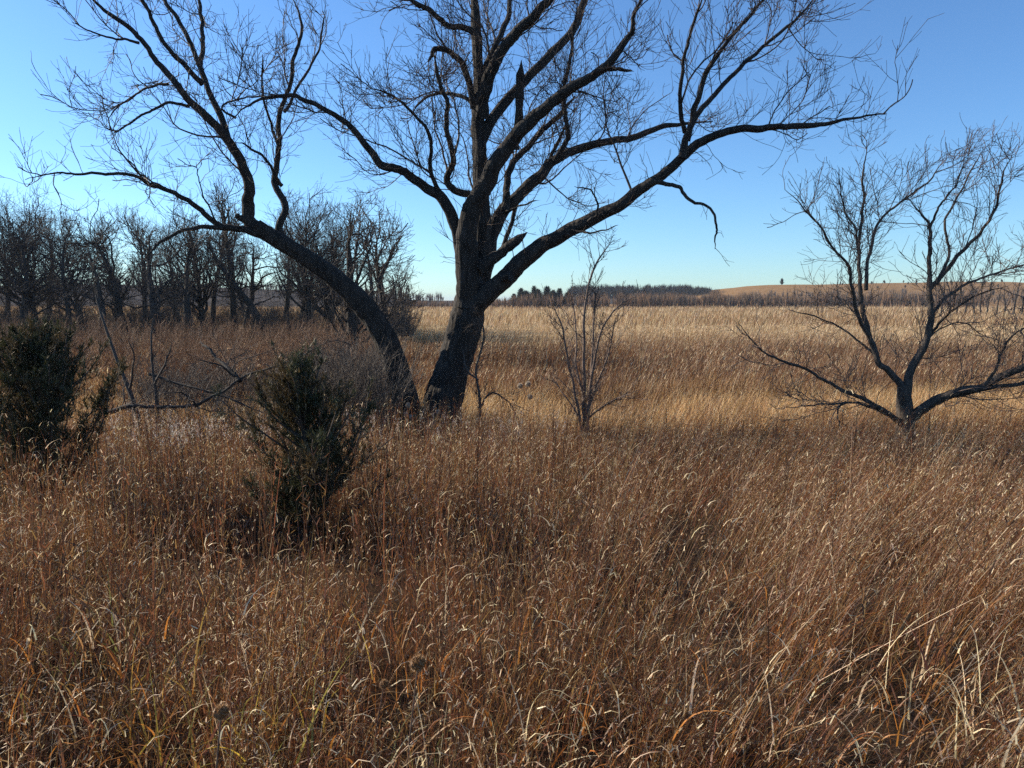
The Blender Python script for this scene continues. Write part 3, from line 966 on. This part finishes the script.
HOLLOWS = [(rng.uniform(-.6, .6) * hy, hy, 0, rng.uniform(.4, 1.0), rng.uniform(.35, .8)) for hy in rng.uniform(2.2, 7.5, 26)] + [(-4.95, 6.5, 0, 3.4, 2.4), (-1.74, 5.3, 0, 1.7, 1.7)] + [(*P(px, py, Y), 1, 1) for px, py, Y in ((535, 650, 2.9), (375, 565, 4.2), (705, 606, 3.4), (45, 660, 2.9), (690, 255 + 300, 4.4), (345, 520, 5.4), (905, 690, 2.5))]


def foreground(sw, n, y0, y1, wid, h, seg, pw=1.0, per=80):
    # most blades stand in tufts, the rest between them
    nt_ = int(n / per)
    tx, ty = scatter(nt_, y0, y1, pw)
    k = rng.integers(0, nt_, n)
    loose = rng.uniform(0, 1, n) < .22
    tk = rng.integers(0, 1 << 30, nt_)[k]
    lx, ly = scatter(n, y0, y1, pw)
    rad = np.abs(rng.normal(0, .075, n)) * (1 + .35 * rng.normal(0, 1, nt_)[k].clip(-1, 2)); ta = rng.uniform(0, 6.28, n)
    x = np.where(loose, lx, tx[k] + rad * np.cos(ta)); y = np.where(loose, ly, ty[k] + rad * np.sin(ta)).clip(y0 * .9)
    tsc = np.where(loose, .8, rng.uniform(.42, 1.3, nt_)[k]); tco = np.where(loose, .5, rng.uniform(0, 1, nt_)[k])
    fan = np.where(loose, .1, rad * 2.6)
    # patchy density, with bare dark hollows
    d = noise2(x, y, .55, 31) * .6 + noise2(x, y, 1.9, 32) * .4
    keep = rng.uniform(0, 1, n) < np.clip((d - .18) * 2.6, .12, 1)
    for hq in HOLLOWS:
        keep &= ((x - hq[0]) / (.32 * hq[3])) ** 2 + ((y - hq[1] - .25) / (.4 * hq[4])) ** 2 > rng.uniform(.3, 1, len(x))
    x, y, tsc, tco, fan, ta, tk, loose = (q[keep] for q in (x, y, tsc, tco, fan, ta, tk, loose)); n = len(x)
    z = G(x, y)
    base = np.stack([x, y, z], 1)
    le = lean_at(x, y)
    patch = .5 * noise2(x, y, 1.3, 40) + .5 * tco; patch2 = .5 * noise2(x, y, 3.1, 41) + .5 * (tco * 7.3 % 1)
    az = np.where(rng.uniform(0, 1, n) < .1 + le, rng.normal(-.15, .6, n), ta)
    hs = h * (.72 + .5 * noise2(x, y, 1.6, 42)) * rng.uniform(.55, 1.15, n) * (.5 + .5 * sstep(1.0, 3.4, y)) * tsc
    kind = rng.uniform(0, 1, n)
    W = np.stack([.65 + patch, .22 + .5 * patch2 * sstep(-1, 2, x), .30 + .4 * (1 - patch), .095 + 0 * x, .7 + .9 * (1 - patch2) * (1.15 - sstep(-.2, .4, x / y)), .03 + .05 * (patch2 < .3)], 1)
    pick = np.array([0, 0, 2, 2, 2, 4, 0, 1, 5, 4])[tk % 10]             # a tuft is mostly one colour
    W[np.arange(n), pick] *= np.where(loose, 1, 3.5)
    # stems
    a = kind < .36
    st = sw.add(base[a], hs[a] * 1.08, np.full(a.sum(), wid * .5) * rng.uniform(.7, 1.3, a.sum()), az[a], np.abs(rng.normal(0, .06, a.sum())) + .15 * le[a] + fan[a] * .6,
                rng.uniform(0, .25, a.sum()) + le[a] * .55, mix_cols(a.sum(), [RUST, ORNG, TAN, PALE, DARK, GREEN], W[a]), seg=seg, taper=.35)
    # leaves
    b = (kind >= .36) & (kind < .82)
    m = b.sum()
    sw.add(base[b], hs[b] * rng.uniform(.4, .95, m), np.full(m, wid) * rng.uniform(.6, 1.4, m), az[b] + rng.normal(0, .6, m), rng.uniform(.03, .4, m) + .1 * le[b] + fan[b],
           rng.uniform(.2, 2.3, m), mix_cols(m, [RUST, ORNG, TAN, PALE, DARK, GREEN], W[b]), seg=seg)
    # thatch lying low
    c = kind >= .82
    m = c.sum()
    sw.add(base[c], hs[c] * rng.uniform(.3, .7, m), np.full(m, wid) * rng.uniform(.6, 1.3, m), rng.uniform(0, 6.28, m), rng.uniform(.7, 1.3, m),
           rng.uniform(0, .6, m), mix_cols(m, [TAN, PALE, DARK, RUST], [1, .3, .8, 1]), seg=max(2, seg - 1))
    # fluffy seeds along the stems, and curled pale leaf tips that catch the sun
    ns = st.shape[0]
    k = 5
    si = np.repeat(np.arange(ns), k)
    ti = rng.integers(max(1, seg // 2), seg + 1, len(si))
    bp = st[si, ti] + (st[si, np.maximum(ti - 1, 0)] - st[si, ti]) * rng.uniform(0, 1, (len(si), 1))
    m = len(bp)
    sw.add(bp, rng.uniform(.010, .028, m) * (wid / .004) ** .5, rng.uniform(.0026, .0062, m) * (wid / .004) ** .8, rng.uniform(0, 6.28, m), rng.uniform(.2, 1.3, m), rng.uniform(0, .6, m),
           mix_cols(m, [PALE * 1.1, TAN, RUST, DARK], [.85, .6, 1.0, .6]), seg=1, tip=.5)
    q = rng.uniform(0, 1, ns) < .45
    si = np.nonzero(q)[0]; m = len(si)
    ti = rng.integers(1, seg + 1, m)
    sw.add(st[si, ti], rng.uniform(.05, .15, m), rng.uniform(.0035, .007, m) * (wid / .004) ** .7, rng.normal(0, 1.1, m), rng.uniform(.2, .9, m), rng.uniform(1.2, 3.2, m),
           mix_cols(m, [PALE, TAN], [1, .6]), seg=4, pw=1.0, taper=.5)


sw = Sward()
foreground(sw, 74000, 1.15, 5.5, .0036, .84, 6, 1.0, 85)
foreground(sw, 150000, 5.5, 15.2, .0056, .82, 5, .8, 50)
n = 3600                                           # broad curled leaves close to the camera
x, y = scatter(n, 1.4, 3.6, 1.0)
kp = noise2(x, y, .5, 81) > .45
x, y = x[kp], y[kp]; n = len(x)
sw.add(np.stack([x, y, G(x, y) + rng.uniform(0, .4, n) * sstep(1.2, 2.5, y)], 1), rng.uniform(.12, .36, n), rng.uniform(.005, .0105, n), rng.normal(.2, 1.6, n), rng.uniform(.05, .6, n),
       rng.uniform(.4, 2.8, n), mix_cols(n, [ORNG, PALE, TAN, RUST], [1.2, .4, .8, 1.2]), seg=7, taper=.65)
tag(sw.build('grass', M_blade), 'dense rusty brown prairie grass with pale curled tips', 'grass', kind='stuff')

# golden grass at the foot of the bank
sw = Sward()
n = 60000
x, y = scatter(n, 14.5, 22, .9)
keep = (noise2(x, y, 1.2, 51) * .7 + noise2(x, y, 4, 52) * .5 + .35 * (1 - sstep(14.5, 22, y))) > .42
x, y = x[keep], y[keep]; n = len(x)
g5 = np.clip((noise2(x, y, .9, 54) * .6 + noise2(x, y, 3.0, 55) * .7 - .3) * 2, 0, 1)
sw.add(np.stack([x, y, G(x, y)], 1), rng.uniform(.35, .8, n) * (.7 + .5 * noise2(x, y, 2, 53)), rng.uniform(.007, .015, n), rng.normal(.1, 1.3, n),
       rng.uniform(.02, .5, n), rng.uniform(.2, 1.3, n), mix_cols(n, [GOLD, TAN, PALE, MARSH], np.stack([1.6 * g5, .7 + 0 * g5, .5 * g5, 1.3 * (1 - g5) + .15], 1)), seg=4)
tag(sw.build('golden_grass', M_blade), 'short golden grass band at the foot of the bank', 'grass', kind='stuff')

# marsh sedge: reddish brown, then pale straw farther out
sw = Sward()
n = 125000
x, y = scatter(n, 19, 60, 1.15)
keep = noise2(x, y, 2.2, 61) * .6 + noise2(x, y * 2, 9, 62) * .6 > .36
x, y = x[keep], y[keep]; n = len(x)
far = sstep(31, 50, y + 9 * (noise2(x, y, 14, 63) - .5))
sw.add(np.stack([x, y, G(x, y)], 1), rng.uniform(.7, 1.25, n) * (.75 + .4 * noise2(x, y, 3, 64)), rng.uniform(.010, .024, n) * (y / 28) ** .7, rng.normal(0, 1.2, n),
       rng.uniform(0, .3, n), rng.uniform(.1, 1.2, n),
       mix_cols(n, [MARSH, STRAW, PALE, DARK], np.stack([1.5 - 1.3 * far, .10 + 1.5 * far, .10 + .4 * far, .6 - .5 * far], 1)), seg=3)
sw.add(np.stack([x, y, G(x, y) + .75], 1)[::3], rng.uniform(.10, .26, n)[::3], (rng.uniform(.014, .028, n) * (y / 28) ** .6)[::3], rng.normal(0, .8, n)[::3],
       rng.uniform(.1, .8, n)[::3], rng.uniform(.3, 1.5, n)[::3], mix_cols(n, [PALE, STRAW, MARSH], np.stack([.25 + far, .3 + far, 1.2 - far], 1))[::3], seg=2)
tag(sw.build('marsh_sedge', M_blade), 'tall brown marsh sedge turning to pale straw', 'marsh grass', kind='stuff')

sw = Sward()
n = 90000
x, y = scatter(n, 58, 262, 1.4, .82, 6)
st_ = noise2(x, y, 40, 71) * .5 + noise2(x / 6, y, 9, 72) * .6
keep = rng.uniform(0, 1, n) < np.clip(st_ * 1.4, .2, 1)
x, y, st_ = x[keep], y[keep], st_[keep]; n = len(x)
q3 = np.clip((noise2(x / 5, y, 7, 75) * .6 + noise2(x / 4, y, 22, 76) * .6 - .2) * 1.8, 0, 1)
sw.add(np.stack([x, y, G(x, y)], 1), rng.uniform(.6, 1.1, n) * (.8 + .5 * noise2(x / 3, y, 12, 73)), rng.uniform(.05, .10, n) * (y / 100) ** .7, rng.normal(0, 1.2, n),
       rng.uniform(0, .35, n), rng.uniform(.1, .9, n), mix_cols(n, [STRAW, PALE, MARSH, TAN], np.stack([.4 + 1.6 * q3, .1 + .5 * q3, 1.5 * (1 - q3), .5 + 0 * q3], 1)), seg=2)
tag(sw.build('straw_meadow', M_blade), 'flat pale straw marsh stretching to the far hills', 'marsh grass', kind='stuff')

# forbs: thin dark stalks with small seed tufts, and pale plumes
sw = Sward()
n = 2600
x, y = scatter(n, 2.2, 14, .9)
fl = rng.uniform(0, 1, n) < .25 + .75 * (1 - sstep(-.2, .3, x / y))
x, y = x[fl], y[fl]; n = len(x)
hs = rng.uniform(.6, 1.05, n)
ax = sw.add(np.stack([x, y, G(x, y)], 1), hs, rng.uniform(.004, .007, n) * (y / 4).clip(1, 2), rng.uniform(0, 6.28, n), rng.uniform(0, .12, n), rng.uniform(0, .15, n),
            mix_cols(n, [DARK, RUST], [1, .35]), seg=5, taper=.3)
k = 14
si = np.repeat(np.arange(n), k)
top = ax[si, 5] + (ax[si, 3] - ax[si, 5]) * rng.uniform(0, 1, (n * k, 1))
sw.add(top, rng.uniform(.02, .07, n * k), rng.uniform(.003, .007, n * k), rng.uniform(0, 6.28, n * k), rng.uniform(.1, 1.2, n * k), rng.uniform(-.2, .6, n * k),
       mix_cols(n * k, [DARK, RUST, TAN], [1, .6, .35]), seg=1, tip=.5)
n = 270
px = np.where(rng.uniform(0, 1, n) < .35, rng.normal(160, 40, n), rng.uniform(150, 560, n)); y = rng.uniform(9.0, 14.0, n)
x = (px - 512) / FPX * y
ax = sw.add(np.stack([x, y, G(x, y)], 1), rng.uniform(.6, .95, n), np.full(n, .007), rng.uniform(0, 6.28, n), rng.uniform(0, .15, n), rng.uniform(0, .3, n),
            mix_cols(n, [DARK, TAN], [1, .6]), seg=5, taper=.3)
k = 26
si = np.repeat(np.arange(n), k)
top = ax[si, 5] + (ax[si, 3] - ax[si, 5]) * rng.uniform(0, .8, (n * k, 1)) + rng.normal(0, .012, (n * k, 3))
sw.add(top, rng.uniform(.012, .04, n * k), rng.uniform(.006, .012, n * k), rng.uniform(0, 6.28, n * k), rng.uniform(.1, 1.5, n * k), rng.uniform(0, .8, n * k),
       mix_cols(n * k, [np.array([.60, .52, .44]), np.array([.45, .36, .28])], [1, 1]), seg=1, tip=.6)
n = 90                                            # long pale straws laid over by the wind
y = 2.4 + 8 * rng.uniform(0, 1, n) ** 1.3; x = rng.uniform(-.15, .8, n) * y
sw.add(np.stack([x, y, G(x, y) + .15], 1), rng.uniform(.5, 1.0, n), rng.uniform(.0032, .0052, n) * (y / 4).clip(1, 1.6), rng.normal(-.1, .5, n), rng.uniform(.35, .95, n), rng.uniform(0, .35, n),
       mix_cols(n, [PALE, TAN, ORNG], [1, 1, .4]), seg=5, taper=.4)
for px, py, Y, m, pal in ((225, 730, 2.15, 46, [np.array([.52, .33, .05]), np.array([.40, .34, .07]), ORNG]), (150, 655, 2.6, 34, [np.array([.48, .30, .06]), ORNG, GREEN]),
                          (270, 690, 2.4, 30, [np.array([.50, .33, .06]), ORNG]), (560, 745, 2.1, 30, [ORNG, PALE]), (960, 700, 2.5, 40, [PALE, TAN]), (60, 620, 3.0, 40, [GREEN, TAN]),
                          (110, 600, 3.3, 40, [GREEN, TAN, PALE]), (985, 740, 2.2, 34, [PALE, TAN]), (450, 740, 2.1, 26, [PALE, GREEN, TAN])):
    q = P(px, py, Y); n = m
    x = q[0] + rng.normal(0, .13, n); y = Y + rng.normal(0, .12, n)
    sw.add(np.stack([x, y, G(x, y) + rng.uniform(.0, .35, n)], 1), rng.uniform(.18, .42, n), rng.uniform(.005, .010, n), rng.uniform(0, 6.28, n), rng.uniform(.05, .6, n),
           rng.uniform(.4, 2.4, n), mix_cols(n, pal, np.ones(len(pal))), seg=7)
tag(sw.build('dry_forbs', M_blade), 'thin dark weed stalks and pale seed plumes among the grass', 'weeds', kind='stuff')


# ------------------------------------------------------------------ single dried flower stalks
def seed_head(px, py, Y, dia, label, mat, group, heads=1, bend=.05):
    top = P(px, py, Y)
    z0 = float(G(top[0] - bend, Y))
    b = np.array([top[0] - bend, Y + .02, z0])
    root = thing('seed_stalk', b, label, 'seed head', group)
    t = Tubes()
    mid = (b + top) / 2 + np.array([-.25 * bend, 0, .03])
    t.add(smooth_path([b, mid, top], 10), np.linspace(.0035, .0022, 10) * max(1, dia / .04), 6)
    t.build('stalk', M_stalk, root)
    for hN in range(heads):
        c = top + (rng.normal(0, dia * 1.1, 3) if hN else 0)
        nu, nv = 16, 10
        V, F = [], []
        for i in range(nv + 1):
            f = math.pi * i / nv
            for j in range(nu):
                a = 2 * math.pi * j / nu
                r = dia / 2 * (1 + .16 * ((i + j) % 2) + rng.normal(0, .04))
                V.append(c + r * np.array([math.sin(f) * math.cos(a), math.sin(f) * math.sin(a), .82 * math.cos(f)]))
        ii = np.arange((nv + 1) * nu).reshape(nv + 1, nu)
        Fq = np.stack([ii[:-1], np.roll(ii[:-1], -1, 1), np.roll(ii[1:], -1, 1), ii[1:]], -1).reshape(-1, 4)
        cc = np.array([.24, .11, .035]) if mat is M_head else np.array([.46, .36, .26])
        ho = link_mesh('head', np.array(V), [Fq], M_blade, root, smooth=False, color=np.repeat(cc[None], len(V), 0) * rng.uniform(.6, 1.3, (len(V), 1)))
        n = 420
        d = rng.normal(size=(n, 3)); d /= np.linalg.norm(d, axis=1, keepdims=True)
        s = Sward()
        s.add(c + d * dia * .42, np.full(n, dia * .26), np.full(n, dia * .05), np.arctan2(d[:, 1], d[:, 0]), np.arccos(d[:, 2]), rng.uniform(-.3, .3, n),
              (np.array([.42, .25, .12]) if mat is M_head else np.array([.55, .46, .36])) * rng.uniform(.6, 1.3, (n, 1)), seg=1)
        fz = s.build('bristles', M_blade, root)
        fz.parent = ho
    return root


seed_head(221, 712, 1.75, .036, 'round dark bristly seed head low in the grass near the bottom edge', M_head, 'round seed heads in the grass')
seed_head(418, 663, 1.9, .040, 'round fuzzy brown seed head on a stalk, largest in the grass', M_head, 'round seed heads in the grass')
seed_head(384, 684, 2.2, .026, 'small reddish seed head just beside the largest fuzzy one', M_head, 'round seed heads in the grass')
seed_head(729, 604, 2.8, .034, 'single brown seed head on a straight stalk in wind-laid grass', M_head, 'round seed heads in the grass')
for px, py in [(520, 386), (528, 384), (530, 397)]:
    seed_head(px, py, 15.5, .11, 'pale round thistle head before the marsh, one of three together', M_fuzz, 'pale thistle heads past the willow', 1, .12)
for px, py in [(408, 405), (406, 414), (411, 417), (438, 412)]:
    seed_head(px, py, 13.6, .085, 'pale round seed head at the foot of the willow', M_fuzz, 'pale seed heads at the willow foot', 1, .1)
for px, py, Y in [(647, 497, 6.6), (775, 514, 6.0), (824, 529, 5.6), (591, 512, 6.2), (470, 461, 8.6), (186, 480, 7.6), (880, 560, 4.9), (560, 470, 8.0)]:
    seed_head(px, py, Y, .034, 'small dark seed head on a thin stalk far back in the prairie grass', M_head, 'small dark seed heads')
